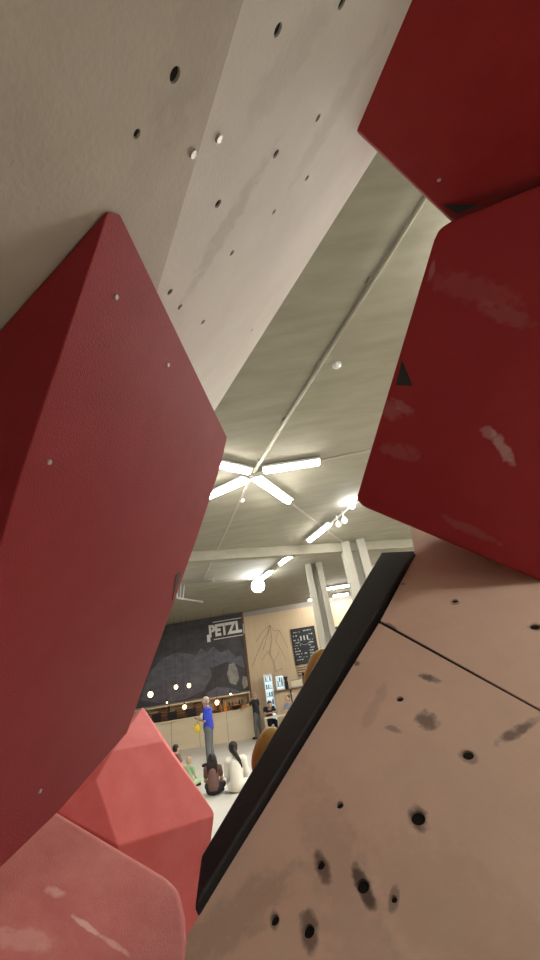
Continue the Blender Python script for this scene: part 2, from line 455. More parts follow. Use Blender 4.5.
# chalkboards
def chalkboard(u0, v0, u1, v1, label, strokes):
    y = BACK-.09
    p = on_y(u0, v0, y); q = on_y(u1, v1, y)
    t = thing('menu_chalkboard', label, 'chalkboard', ((p.x+q.x)/2, y, q.z), 0, 'menu chalkboards on the birch wall')
    w, h = q.x-p.x, p.z-q.z
    bm = mb(); box(bm, ((p.x+q.x)/2, y, (p.z+q.z)/2), (w, .03, h)); link('slate', bm, M_slate, t)
    for xx, zz, sx, sz in (((p.x+q.x)/2, p.z, w+.06, .05), ((p.x+q.x)/2, q.z, w+.06, .05), (p.x, (p.z+q.z)/2, .05, h), (q.x, (p.z+q.z)/2, .05, h)):
        bm = mb(); box(bm, (xx, y-.01, zz), (sx, .045, sz)); link('frame_rail', bm, M_navy, t)
    for (fx, fz, fw) in strokes:
        bm = mb(); x = p.x+fx*w
        for k in range(max(2, int(fw*w/.07))):
            hh = rnd.uniform(.025, .07)
            if rnd.random() < .82: box(bm, (x+k*.07, y-.018, p.z-fz*h), (rnd.uniform(.03, .06), .006, hh), (0, rnd.uniform(-.5, .5), 0))
        link('chalk_line', bm, M_chalk, t)
    return t, p, q
R = random.Random(3)
st = [(.12, .10, .30), (.55, .08, .35), (.08, .20, .2), (.75, .2, .2)]
for k in range(8): st += [(.08, .32+k*.08, .22+R.random()*.12), (.68, .36+k*.075, .16+R.random()*.14)]
st += [(.40, .72, .2), (.38, .82, .24)]
t, p, q = chalkboard(290.5, 630, 320, 661, 'large black menu chalkboard left of the slim cream column', st)
w, h = q.x-p.x, p.z-q.z
bm = mb(); cx, cz = p.x+.52*w, p.z-.33*h
for k in range(10):
    a0, a1 = pi+pi*k/10, pi+pi*(k+1)/10
    bar(bm, (cx+.3*cos(a0), BACK-.112, cz+.26*sin(a0)), (cx+.3*cos(a1), BACK-.112, cz+.26*sin(a1)), .05, .008)
for k in (-1, 0, 1): box(bm, (cx+k*.17, BACK-.112, cz+.07), (.07, .008, .22))
link('chalk_cup', bm, M_chalk, t)
st = [(.1, .1+k*.09, .5+R.random()*.3) for k in range(10)]
chalkboard(331, 628, 362, 655, 'second menu chalkboard, mostly hidden by the columns and the black edge strip', st)
# small rack on the wall
p, q = on_y(297, 667, BACK-.09), on_y(309, 675, BACK-.09)
t = thing('wall_rack', 'small brown slatted rack on the wall under the large chalkboard', 'rack', ((p.x+q.x)/2, BACK-.09, q.z))
bm = mb(); box(bm, ((p.x+q.x)/2, BACK-.07, (p.z+q.z)/2), (q.x-p.x, .03, p.z-q.z)); link('back_panel', bm, M_counter, t)
for k in range(4):
    bm = mb(); box(bm, ((p.x+q.x)/2, BACK-.11, q.z+(p.z-q.z)*(k+.5)/4), (q.x-p.x, .06, .05)); link('slat', bm, M_brown, t)

# ------------------------------------------------------------------ bar counter and what stands on and behind it
CY0 = 20.7
t = thing('bar_counter', 'long pale birch counter standing below the dark mural', 'counter', (-5.6, CY0, 0))
xl, xr = -9.5, on_y(255, 720, CY0).x
CT = 1.12
bm = mb(); box(bm, ((xl+xr)/2, CY0+.28, CT/2), (xr-xl, .5, CT)); link('front_panel', bm, M_counter, t)
bm = mb(); box(bm, ((xl+xr)/2, CY0+.27, CT+.025), (xr-xl+.06, .62, .05)); link('worktop', bm, M_counter, t)
for k in range(6):
    bm = mb(); box(bm, (xr-1.25*(k+1), CY0+.028, CT/2), (.012, .01, CT)); link('joint', bm, M_line, t)
t = thing('back_shelf', 'low wooden back bar running along the wall under the mural', 'shelf', (-5.6, BACK-.3, 0))
bm = mb(); box(bm, ((xl+X_JOIN)/2, BACK-.32, 1.79), (X_JOIN-xl, .5, .06)); link('shelf_board', bm, M_counter, t)
bm = mb(); box(bm, ((xl+X_JOIN)/2, BACK-.1, .9), (X_JOIN-xl, .06, 1.76)); link('back_panel', bm, M_woodwall, t)
bm = mb(); box(bm, ((xl+X_JOIN)/2, BACK-.32, 1.25), (X_JOIN-xl, .42, .05)); link('shelf_board', bm, M_brown, t)
for k in range(6):
    bm = mb(); box(bm, (X_JOIN-.1-k*1.3, BACK-.34, .88), (.05, .44, 1.76)); link('upright', bm, M_brown, t)

# bottles and jars on the back shelf
def bottle(x, y, z, h, m, label, group):
    t = thing('bottle', label, 'bottle', (x, y, z), 0, group)
    bm = mb(); rod(bm, (x, y, z), (x, y, z+h*.62), .045, seg=10); rod(bm, (x, y, z+h*.62), (x, y, z+h*.75), .045, .016); rod(bm, (x, y, z+h*.75), (x, y, z+h), .016); link('glass', bm, m, t, False)
    bm = mb(); rod(bm, (x, y, z+h), (x, y, z+h+.03), .02); link('cap', bm, M_screw, t)
for k in range(9):
    x = X_JOIN-.35-k*.17-rnd.uniform(0, .05)
    if abs(x-on_y(207, 710, BACK-.3).x) < .1: continue
    bottle(x, BACK-.34, 1.275, rnd.uniform(.26, .36), (M_brown, M_hairdark, M_orange)[k % 3], 'small dark bottle in the row on the back bar shelf under the mural', 'bottles on the back bar')

for k, (u, w_, h_) in enumerate(((153, .5, .3), (164, .42, .4), (181, .5, .34), (199, .42, .38))):
    x = on_y(u, 712, BACK-.3).x
    t = thing('wooden_crate', 'brown wooden crate on the back bar, ' + ('leftmost by the red volume', 'second from the red volume', 'third, below the close pair of bulbs', 'fourth, left of the blue shirted man')[k], 'crate', (x, BACK-.34, 1.275))
    for q in range(3):
        bm = mb(); box(bm, (x, BACK-.34-.13, 1.275+h_*(q+.5)/3), (w_, .02, h_/3-.02)); link('slat', bm, M_brown, t)
    for sx in (-1, 1):
        bm = mb(); box(bm, (x+sx*(w_/2-.012), BACK-.34, 1.275+h_/2), (.024, .24, h_)); link('side_panel', bm, M_brown, t)
    bm = mb(); box(bm, (x, BACK-.34, 1.287), (w_-.05, .24, .024)); link('bottom_panel', bm, M_brown, t)

# bar chairs behind the counter
def bar_chair(u, label):
    p = on_y(u, 712, CY0+.84)
    t = thing('bar_chair', label, 'chair', (p.x, p.y, 0), 0, 'dark bar chairs behind the counter')
    x, y = p.x, p.y
    bm = mb(); box(bm, (x, y, .74), (.44, .42, .06)); bevel(link('seat', bm, M_navy, t), .02)
    bm = mb(); box(bm, (x, y+.21, 1.24), (.44, .05, .56), (radians(-6), 0, 0)); bevel(link('backrest', bm, M_navy, t), .02)
    for sx in (-1, 1):
        bm = mb(); bar(bm, (x+sx*.19, y+.2, .72), (x+sx*.19, y+.2, 1.0), .03, .03); link('back_post', bm, M_navy, t)
        for sy in (-1, 1):
            bm = mb(); rod(bm, (x+sx*.24, y+sy*.22, 0), (x+sx*.18, y+sy*.17, .72), .018); link('leg', bm, M_brown, t)
    bm = mb(); rod(bm, (x-.22, y-.2, .3), (x+.22, y-.2, .3), .012); link('footrest', bm, M_brown, t)
bar_chair(155, 'dark bar chair behind the counter, the one nearest the red volumes')
bar_chair(171, 'dark bar chair behind the counter, middle of the three')
bar_chair(190, 'dark bar chair behind the counter, the one beside the man in blue')

# things on the counter's right half
def at_counter(u): return on_y(u, 716, CY0+.25).x
x = at_counter(237)
t = thing('serving_bowl', 'dark bowl standing on the counter right of the man in blue', 'bowl', (x, CY0+.25, CT+.05))
bm = mb(); rod(bm, (x, CY0+.25, CT+.05), (x, CY0+.25, CT+.08), .08, .09, 16); rod(bm, (x, CY0+.25, CT+.08), (x, CY0+.25, CT+.22), .10, .24, 18); link('bowl_body', bm, M_navy, t)
bm = mb(); ball(bm, (x, CY0+.25, CT+.20), .2, (1, 1, .35)); link('filling', bm, M_orange, t, True)
for k, (u, m, nm) in enumerate(((226.5, M_orange, 'orange'), (230, M_brown, 'brown'), (244, M_orange, 'bright orange'), (249, M_yellowcloth, 'yellow'), (222, M_brown, 'tall brown'))):
    x = at_counter(u); hh = (.16, .2, .14, .16, .28)[k]
    t = thing('jar', nm + ' jar standing on the counter ' + ('left' if u < 236 else 'right') + ' of the dark bowl', 'jar', (x, CY0+.2, CT+.05))
    bm = mb(); rod(bm, (x, CY0+.2, CT+.05), (x, CY0+.2, CT+.05+hh), .08, .075, 14); link('jar_body', bm, m, t)
    bm = mb(); rod(bm, (x, CY0+.2, CT+.05+hh), (x, CY0+.2, CT+.08+hh), .07, .065, 14); link('lid', bm, M_brown, t)

# warm globe lamps
def pendant(u, v, Y, label, r=.085):
    q = on_y(u, v, Y)
    t = thing('pendant_bulb', label, 'lamp', q, 0, 'warm bulbs hanging over the bar')
    bm = mb(); ball(bm, q, r, (1, 1, 1.1)); link('bulb', bm, M_bulb, t, True)
    bm = mb(); rod(bm, q+Vector((0, 0, r*.8)), q+Vector((0, 0, r+.09)), .035, .028); link('socket', bm, M_navy, t)
    bm = mb(); rod(bm, q+Vector((0, 0, r+.08)), Vector((q.x, q.y, CEIL)), .005, seg=6); link('cord', bm, M_navy, t)
pendant(150.5, 694.5, 20.0, 'warm pendant bulb farthest left, beside the red volume edge', .11)
pendant(176, 687, 20.6, 'warm pendant bulb, left one of the close pair before the mural')
pendant(189, 685.5, 20.6, 'warm pendant bulb, right one of the close pair before the mural')
pendant(184.5, 707, 20.6, 'warm pendant bulb hanging lowest, just above the counter', .085)
pendant(230.5, 694, 20.8, 'tiny warm pendant bulb hanging below the pale rope coil of the mural', .04)
pendant(167, 702.5, 20.8, 'tiny warm pendant bulb low on the left over the counter', .035)
pendant(217, 702.5, 20.6, 'broad warm pendant bulb right of the head of the man in blue', .09)

# fridges, machines, tall bar on the right
def fridge(u0, u1, v, Y, hgt_to0, label):
    p, q = on_y(u0, v, Y), on_y(u1, v, Y); x = (p.x+q.x)/2; w = q.x-p.x; h = p.z
    t = thing('drinks_fridge', label, 'fridge', (x, Y, hgt_to0), 0)
    z0 = hgt_to0
    bm = mb(); box(bm, (x, Y+.3, (z0+h)/2), (w, .5, h-z0)); link('cabinet', bm, M_whitep, t)
    dr_ = None
    bm = mb(); box(bm, (x, Y+.03, (z0+h)/2+.02), (w*.8, .04, (h-z0)*.86)); d = link('glass_door', bm, M_fridge, t)
    bm = mb(); bar(bm, (x+w*.34, Y, z0+(h-z0)*.4), (x+w*.34, Y, z0+(h-z0)*.7), .025, .03); link('handle', bm, M_metal, d)
    nr = max(2, int((h-z0)/.32))
    for k in range(nr):
        z = z0+.1+(h-z0-.2)*(k+.3)/nr
        bm = mb(); box(bm, (x, Y+.005, z), (w*.78, .02, .025)); link('shelf', bm, M_metal, t)
        for j in range(3):
            bm = mb(); rod(bm, (x-w*.24+j*w*.24, Y-.005, z+.015), (x-w*.24+j*w*.24, Y-.005, z+.015+min(.17, (h-z0)/nr*.6)), w*.075, w*.06, 8)
            link('drink', bm, (M_bluebottle, M_whitep, M_tnut)[(k+j) % 3], t)
fridge(263.0, 271.5, 674.5, 21.3, 0, 'tall lit glass fridge left of the small one, behind the standing person in black')
# tall bar on the right
TBZ = 1.66
p, q = on_y(274, 690, 21.0), on_y(318, 684, 21.0)
tb = thing('tall_bar', 'tall wooden serving bar with a dark top, under the large chalkboard', 'counter', ((p.x+q.x)/2+1, 21.2, 0))
x0_, x1_ = p.x, 3.2
bm = mb(); box(bm, ((x0_+x1_)/2, 21.25, TBZ/2-.03), (x1_-x0_, .4, TBZ-.06)); link('front_panel', bm, M_woodwall, tb)
bm = mb(); box(bm, ((x0_+x1_)/2, 21.2, TBZ-.03), (x1_-x0_+.05, .56, .06)); link('worktop', bm, M_brown, tb)
xp = on_y(292, 700, 21.02).x
bm = mb(); box(bm, (xp, 21.02, TBZ/2-.03), (.05, .05, TBZ-.06)); link('post', bm, M_navy, tb)
fridge(275, 283, 676.5, 21.05, TBZ, 'small lit display fridge standing on the tall bar')
x = on_y(287, 688, 21.1).x
t = thing('coffee_grinder', 'black coffee grinder on the tall bar right of the small lit fridge', 'grinder', (x, 21.1, TBZ))
bm = mb(); box(bm, (x, 21.1, TBZ+.16), (.16, .22, .32)); bevel(link('body', bm, M_navy, t), .02)
bm = mb(); rod(bm, (x, 21.1, TBZ+.32), (x, 21.1, TBZ+.52), .05, .10, 14); link('hopper', bm, M_hairdark, t)
x = on_y(305.5, 684, 21.1).x
t = thing('coffee_grinder', 'black coffee grinder on the tall bar beside the yellow hold', 'grinder', (x, 21.1, TBZ))
bm = mb(); box(bm, (x, 21.1, TBZ+.2), (.2, .24, .4)); bevel(link('body', bm, M_navy, t), .02)
bm = mb(); rod(bm, (x, 21.1, TBZ+.4), (x, 21.1, TBZ+.56), .06, .10, 14); link('hopper', bm, M_hairdark, t)
x = on_y(296.5, 684, 21.15).x
t = thing('coffee_machine', 'low white coffee machine on the tall bar between the two black grinders', 'coffee machine', (x, 21.15, TBZ))
bm = mb(); box(bm, (x, 21.15, TBZ+.17), (.52, .3, .26)); bevel(link('body', bm, M_counter, t), .03)
bm = mb(); box(bm, (x, 21.12, TBZ+.02), (.54, .36, .04)); link('drip_tray', bm, M_metal, t)
bm = mb(); box(bm, (x, 21.15, TBZ+.32), (.5, .28, .04)); link('cup_rail', bm, M_metal, t)

# table
p, q = on_y(264, 719.5, 19.0), on_y(291, 715, 19.0)
TZ = .73
t = thing('cafe_table', 'pale wooden table on thin legs beside the standing person in black', 'table', ((p.x+q.x)/2, 19.3, 0))
bm = mb(); box(bm, ((p.x+q.x)/2, 19.3, TZ), (q.x-p.x, .7, .05)); link('tabletop', bm, M_counter, t)
for x in (p.x+.05, q.x-.05):
    for yy in (19.02, 19.58):
        bm = mb(); bar(bm, (x, yy, 0), (x, yy, TZ-.025), .05, .05); link('leg', bm, M_counter, t)

# far left: suspended heater frame and exit sign
q0 = on_y(178, 584, 14.5); q1 = on_y(214, 581, 14.5); q2 = on_y(177, 598, 14.5); q3 = on_y(203, 602, 14.5)
t = thing('suspended_frame', 'hanging metal rail frame near the dark far corner, beside the big red volume', 'frame', q2)
for a, b in ((q0, q1), (q2, q3)):
    bm = mb(); bar(bm, a, b, .06, .06); link('rail', bm, M_metal, t)
for f in (0, .25, .5):
    a = q0.lerp(q1, f*.35); b = q2.lerp(q3, f*.45)
    bm = mb(); bar(bm, a, b, .04, .04); link('rung', bm, M_metal, t)
for a in (q0, q1):
    bm = mb(); rod(bm, a, Vector((a.x, a.y, CEIL)), .012); link('hanger', bm, M_metal, t)
p = on_y(182.5, 617.5, 22.3)
t = thing('exit_sign', 'small pale sign high on the far wall left of the lettered sign', 'sign', p)
bm = mb(); box(bm, p, (.42, .05, .2)); link('sign_panel', bm, M_paleprint, t)
bm = mb(); box(bm, p+Vector((0, 0, .14)), (.3, .05, .04)); link('bracket', bm, M_metal, t)

# ------------------------------------------------------------------ near left: overhanging climbing wall
DW = Vector((-.5483, .8363, 0)).normalized()
NW = Vector((-.62, -.40, .68)); NW = (NW-DW*NW.dot(DW)).normalized()
wall = Board(EYE+NW*.30, DW, NW)
e0 = wall.hit(375, 155); e1 = wall.hit(195, 442)
up = wall.Y if wall.Y.z > 0 else -wall.Y
sgn = 1 if wall.Y.z > 0 else -1
top = (wall.to2(e0)[1]+wall.to2(e1)[1])/2
xf = wall.to2(e1)[0]
low = top - sgn*3.25
outline = [(xf, top), (-2.2, top), (-2.2, low), (xf, low)]
px_holes = [(175, 75, .0105), (278, 30, .010), (218, 204, .010), (276, 154, .010), (137, 134, .007), (232, 253, .009), (170, 292, .009), (180, 307, .009),
            (203, 322, .009), (274, 212, .008), (318, 118, .009), (307, 178, .008), (342, 3, .010), (252, 330, .008), (60, 40, 0)]
holes = []
for u, v, r in px_holes:
    if r: a_ = wall.to2(wall.hit(u, v)); holes.append((a_[0], a_[1], r*.66))
sm = []
for (u, v, du, dv, hl, hw, op) in ((224, 232, -34, 58, .13, .024, .26), (290, 60, 20, -30, .10, .03, .14), (150, 170, -10, 20, .10, .03, .10), (190, 60, -10, 25, .07, .04, .15), (330, 120, 14, -24, .12, .03, .15)):  # first spot is soft shade painted along the wall, the others are dirt
    c = wall.hit(u, v); sm.append((c, (wall.hit(u+du, v+dv)-c).normalized(), hl, hw, op))
stains_and_shade(M_white_shaded, sm, (.20, .165, .135)); stains_and_shade(M_white_lit, sm, (.20, .165, .135))
cw = thing('overhanging_wall', 'pale grey painted plywood climbing wall leaning overhead at upper left', 'climbing wall', (-1.6, .9, 0))
def clip(poly, p, d, sg):
    side = lambda q: sg*(d[0]*(q[1]-p[1])-d[1]*(q[0]-p[0]))
    out = []
    for a_, b_ in zip(poly, poly[1:]+poly[:1]):
        sa, sb = side(a_), side(b_)
        if sa >= 0: out.append(a_)
        if sa*sb < 0: f = sa/(sa-sb); out.append((a_[0]+(b_[0]-a_[0])*f, a_[1]+(b_[1]-a_[1])*f))
    return out
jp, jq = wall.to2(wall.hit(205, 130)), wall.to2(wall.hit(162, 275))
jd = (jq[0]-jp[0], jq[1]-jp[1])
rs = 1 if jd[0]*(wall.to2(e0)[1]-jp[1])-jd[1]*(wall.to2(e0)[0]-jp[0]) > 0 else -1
for sg, mm in ((rs, M_white_lit), (-rs, M_white_shaded)):      # light fall-off painted as a lit and a shaded board along a slanting joint
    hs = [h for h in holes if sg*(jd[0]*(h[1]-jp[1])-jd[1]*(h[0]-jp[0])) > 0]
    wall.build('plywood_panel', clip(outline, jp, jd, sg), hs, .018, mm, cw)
for x, y_, r in holes:
    bm = mb(); c = wall.at((x, y_), .002)
    bmesh.ops.create_cone(bm, cap_ends=True, segments=14, radius1=r*.999, radius2=r*.999, depth=.012, matrix=Matrix.Translation(c+NW*.007) @ NW.to_track_quat('Z', 'Y').to_matrix().to_4x4())
    link('bolt_hole', bm, M_dark, cw)
bk = wall.build('frame_beam', [(xf-.02, top-sgn*.03), (-2.2, top-sgn*.03), (-2.2, top-sgn*.12), (xf-.02, top-sgn*.12)], [], .018, M_plyside, cw)
bk.location = NW*.028
for u, v in ((192, 153), (218, 138)):
    c = wall.hit(u, v); bm = mb(); rod(bm, c+NW*.004, c-NW*.003, .006, .005, 8); link('screw', bm, M_screw, cw)
# low plinth wall under it that carries the lowest volumes
bm = mb(); box(bm, (-1.55, .75, .25), (.5, 2.6, .5), (0, 0, atan2(DW.y, DW.x)-pi/2)); o = link('kick_board', bm, M_white_shaded, cw)

# ------------------------------------------------------------------ red volumes
class Plane:
    """face of a volume through three points (u, v, depth)"""
    def __init__(s, *t):
        P = [deep(*q) for q in t]; s.N = (P[1]-P[0]).cross(P[2]-P[0]).normalized(); s.P = P[0]
    def __call__(s, u, v): return on_plane(u, v, s.P, s.N)
# big left volume
zf = wall.hit
face = Plane((108, 212, .425), (226, 440, 1.0), (0, 865, .60))
pts = [face(u, v) for u, v in ((108, 211), (120, 213), (227, 437), (222, 462), (197, 538), (172, 603), (147, 677), (127, 733), (60, 810), (0, 867), (-110, 975), (-45, 700), (22, 470), (72, 320))]
pts += [zf(u, v)-NW*.001 for u, v in ((103, 213), (0, 330), (-150, 498), (140, 380))]
vol = thing('climbing_volume', 'huge dark red faceted volume bolted to the pale overhanging wall on the left', 'climbing volume', zf(0, 330))
M_redA = M_red
hull('shell', pts, M_redA, vol, .016)
for (u, v, an) in ((116, 297, .9), (168, 365, .9), (49, 462, 1.0), (40, 791, 1.2)):
    c = face(u, v); nn = face.N if face.N.dot(EYE-c) > 0 else -face.N
    bm = mb(); rod(bm, c-nn*.004, c+nn*.0015, .004, .003, 12); link('screw', bm, M_screw, vol)
c = [face(u, v) for u, v in ((176, 575), (181, 572), (172, 600))]
nn = face.N if face.N.dot(EYE-c[0]) > 0 else -face.N
def tri(name, c, nn, m, parent):
    bm = mb(); a = [bm.verts.new(p+nn*.0012) for p in c]; b = [bm.verts.new(p-nn*.002) for p in c]
    bm.faces.new(a); bm.faces.new(b[::-1])
    for i in range(3): bm.faces.new((a[i], b[i], b[(i+1) % 3], a[(i+1) % 3]))
    bmesh.ops.recalc_face_normals(bm, faces=bm.faces[:])
    return link(name, bm, m, parent)
tri('triangle_mark', c, nn, M_tnut, vol)

# upper right volume hanging from the wall edge
zw = lambda u, v: wall.hit(u, v)
fA = zw(357, 130); fB = zw(412, 0)
depth_of = lambda p: (p-EYE).dot(CF)
face1 = Plane((357, 130, depth_of(fA)), (412, 0, depth_of(fB)), (452, 224, 1.0))
pts = [face1(u, v) for u, v in ((353.5, 130), (410, 0), (468, -138), (640, -150), (640, 262), (476, 246))]
pts += [zw(380, 138), deep(455, 205, 1.25), deep(640, 240, 1.5), deep(600, -60, .9)]
v1 = thing('climbing_volume', 'dark red volume at upper right, touching the pale overhanging wall', 'climbing volume', fA)
hull('shell', pts, M_redd, v1, .008)
nn = face1.N if face1.N.dot(EYE-fA) > 0 else -face1.N
tri('triangle_mark', [face1(u, v) for u, v in ((442, 204), (478, 204), (458, 214))], nn, M_tnut, v1)
c = face1(439, 180); bm = mb(); rod(bm, c-nn*.003, c+nn*.001, .005, .004, 10); link('screw', bm, M_screw, v1)

# right volume
face2 = Plane((435, 235, .95), (357, 503, 1.10), (540, 580, .96))
pts = [face2(u, v) for u, v in ((452, 219), (440, 227), (434, 240), (356, 500), (361, 506), (540, 581), (700, 648), (720, 120), (540, 183))]
pts += [deep(440, 250, 1.05), deep(382, 495, 1.28), deep(422, 518, 1.45), deep(560, 560, 1.05), deep(680, 590, 1.1), deep(680, 180, .85)]
v2 = thing('climbing_volume', 'large dark red volume on the right, overlapping the pale plywood slab', 'climbing volume', face2(540, 580))
M_redC = mat('dark red paint with chalk smears', (.30, .022, .027), .62, noise=(12, .1, (.32, .027, .032), ONE), bump=(420, .5), spec=.2)
sm = []
for (u, v, du, dv, hl, hw, op) in ((503, 448, 12, 22, .045, .012, .55), (489, 433, 20, 12, .02, .012, .35), (403, 407, 10, 8, .03, .012, .18), (505, 315, 20, 8, .06, .02, .10), (390, 410, 8, 10, .03, .02, .15),
                                  (432, 270, -3, 12, .02, .006, .22), (475, 290, 30, 8, .10, .03, .07), (400, 452, 20, 5, .05, .02, .10), (470, 530, 30, 14, .07, .012, .10)):
    c = face2(u, v); sm.append((c, (face2(u+du, v+dv)-c).normalized(), hl, hw, op))
stains_and_shade(M_redC, [(c, a_, l, w_, o_) for c, a_, l, w_, o_ in sm], (.55, .42, .40))
sh2 = hull('shell', pts, M_redC, v2, .010)
nn = face2.N if face2.N.dot(EYE-v2.location) > 0 else -face2.N
tri('triangle_mark', [face2(u, v) for u, v in ((402, 360), (396, 385), (413, 386))], nn, M_tnut, v2)

# two volumes low on the left
fa = Plane((214, 813, 1.45), (118, 845, 1.16), (96, 780, 1.24))
pts = [fa(u, v) for u, v in ((214, 812), (214, 816), (118, 846), (96, 780), (113, 751), (163, 741))] + [deep(143, 707, 1.80)]
pts += [deep(56, 812, 1.14), deep(30, 800, 1.3), deep(198, 945, 1.32), deep(120, 960, 1.12), deep(75, 930, 1.14), deep(100, 800, 1.9), deep(150, 880, 1.7)]
va = thing('climbing_volume', 'bright red angular volume low in the middle, its tip pointing up to the bar', 'climbing volume', deep(118, 960, 1.2))
hull('shell', pts, M_reddust, va, .007)
fb = Plane((60, 813, 1.0), (178, 885, .90), (100, 1000, .65))
pts = [fb(u, v) for u, v in ((-120, 705), (60, 813), (168, 877), (180, 890), (186, 912), (192, 1000), (192, 1110), (-160, 1110))]
pts += [deep(-80, 760, 1.1), deep(70, 835, 1.04), deep(170, 905, .97)]
g = [deep(0, 880, .95), deep(120, 920, .85), deep(150, 1000, .75), deep(0, 1000, .75)]
pts += [Vector((p.x-.03, p.y+.02, 0.0)) for p in g]
vb = thing('climbing_volume', 'dusty dull red volume at the bottom left corner, beside the black edge strip', 'climbing volume', (g[1].x, g[1].y, 0))
M_redB = mat('red paint scuffed by shoes', (.35, .075, .068), .75, noise=(13, .1, (.41, .115, .10), ONE), bump=(420, .5))
sm = []
for (u, v, du, dv, hl, hw, op) in ((85, 925, 30, 22, .035, .006, .5), (55, 892, 8, 3, .02, .012, .35), (115, 945, 20, 14, .03, .006, .35), (20, 940, 30, 5, .06, .02, .2)):
    c = fb(u, v); sm.append((c, (fb(u+du, v+dv)-c).normalized(), hl, hw, op))
stains_and_shade(M_redB, sm, (.66, .45, .42))
hull('shell', pts, M_redB, vb, .022)

# ------------------------------------------------------------------ near right: plywood slab
slabP = Plane((455, 602, 1.0), (420, 818, 1/1.8), (300, 930, 1/2.08))
NP = slabP.N if slabP.N.dot(slabP.P-EYE) > 0 else -slabP.N
XP = (slabP(540, 710)-slabP(380, 622)).normalized()
slab = Board(slabP.P, XP, NP)
q2 = lambda u, v: slab.to2(slab.hit(u, v))
LOWER = [q2(*p) for p in ((379, 623), (197.5, 918), (187.5, 935), (184.5, 962), (173, 1100), (1000, 1300), (1000, 964.7), (540, 711.5))]
UPPER = [q2(*p) for p in ((380.5, 620.5), (415, 556), (411, 531), (412, 516), (560, 581), (1000, 780), (1000, 961.8), (540, 708.8))]
hl_up = [(455, 601, .010), (535, 627, .012)]
hl_lo = [(400, 699, .0085), (468, 755, .0105), (418, 818, .0125), (363, 886, .010), (309, 931, .0085), (275, 920, .007), (394, 899, .005), (340, 805, .007), (321, 865, .007)]
stl = []
for (u, v, du, dv, hl_, hw_, op) in ((429, 678, 12, 6, .022, .010, .75), (427, 721, 6, 8, .022, .018, .7), (517, 731, 14, -9, .040, .009, .7), (393, 729, 8, 3, .014, .006, .45),
                                     (418, 818, 3, 10, .018, .014, .8), (363, 886, 4, 10, .028, .009, .85), (321, 865, 4, 10, .022, .009, .75), (309, 931, 2, 10, .022, .011, .7), (394, 899, -2, 10, .014, .006, .5), (275, 920, 2, 9, .012, .006, .6),
                                     (390, 626, 8, 4, .02, .008, .6), (357, 663, 3, 4, .010, .007, .7), (403, 584, 3, 3, .008, .006, .6), (375, 705, -6, 12, .06, .012, .14), (340, 880, 12, 40, .16, .04, .14), (230, 920, 30, -25, .10, .03, .25), (450, 905, 30, 20, .12, .06, .10), (455, 602, 4, 4, .012, .011, .5), (535, 627, 4, 4, .014, .013, .5), (468, 756, 4, 4, .014, .012, .5)):
    c = slab.hit(u, v); stl.append((c, (slab.hit(u+du, v+dv)-c).normalized(), hl_, hw_, op))
stains_and_shade(M_ply, stl, (.075, .045, .038))
sl = thing('slab_boulder', 'pale pinkish plywood climbing slab with chalky bolt holes filling the lower right', 'climbing wall', (.9, .7, 0))
for out, hs, ng in ((LOWER, hl_lo, 0), (UPPER, hl_up, 0)):
    H_ = [(*q2(u, v), r*.8) for u, v, r in hs]
    slab.build('plywood_panel', out, H_, .018, M_ply, sl)
    for x, y_, r in H_:
        bm = mb(); c = slab.at((x, y_), .010)
        bmesh.ops.create_cone(bm, cap_ends=True, segments=14, radius1=r*.999, radius2=r*.999, depth=.012, matrix=Matrix.Translation(c) @ NP.to_track_quat('Z', 'Y').to_matrix().to_4x4())
        link('bolt_hole', bm, M_dark, sl)
ga, gb = slab.hit(381, 622.2)+NP*.012, slab.hit(985, 954.8)+NP*.012
bm = mb(); bmesh.ops.create_cube(bm, size=1, matrix=Matrix.Translation((ga+gb)/2) @ Matrix((slab.X, slab.Y, NP)).transposed().to_4x4() @ Matrix.Rotation(atan2((gb-ga).dot(slab.Y), (gb-ga).dot(slab.X)), 4, 'Z') @ Matrix.Diagonal(((gb-ga).length, .012, .018, 1)))
link('seam_filler', bm, M_dark, sl)
# solid body behind the boards down to the floor
core = [slab.hit(u, v)+NP*.034 for u, v in ((424, 560), (428, 530), (555, 585), (985, 795), (985, 1270), (190, 1090), (204, 915))]
body = core + [Vector((p.x+NP.x*.25, p.y+NP.y*.25, 0)) for p in (core[1], core[3])] + [Vector((p.x+.02, p.y+.02, 0)) for p in (core[4], core[5])]
hull('body', body, M_dark, sl, 0)
# black rubber strip along the free edge
ib = [slab.hit(u, v) for u, v in ((416, 555), (197.5, 919))]
ob = [slab.hit(u, v) for u, v in ((382, 555), (203, 861))]
bm = mb()
th = .016
fr = [bm.verts.new(p) for p in (ib[0]-NP*th, ib[1]-NP*th, ob[1]-NP*th*.7, ob[0]-NP*th*.7)]
bk_ = [bm.verts.new(p) for p in (ib[0]+NP*.03, ib[1]+NP*.03, ob[1]+NP*.05, ob[0]+NP*.05)]
bm.faces.new(fr); bm.faces.new(bk_[::-1])
for i in range(4): bm.faces.new((fr[i], fr[(i+1) % 4], bk_[(i+1) % 4], bk_[i]))
bmesh.ops.recalc_face_normals(bm, faces=bm.faces[:])
es = link('edge_strip', bm, M_black, sl); bevel(es, .006)
es['label'] = 'black rubber strip along the edge of the slab'

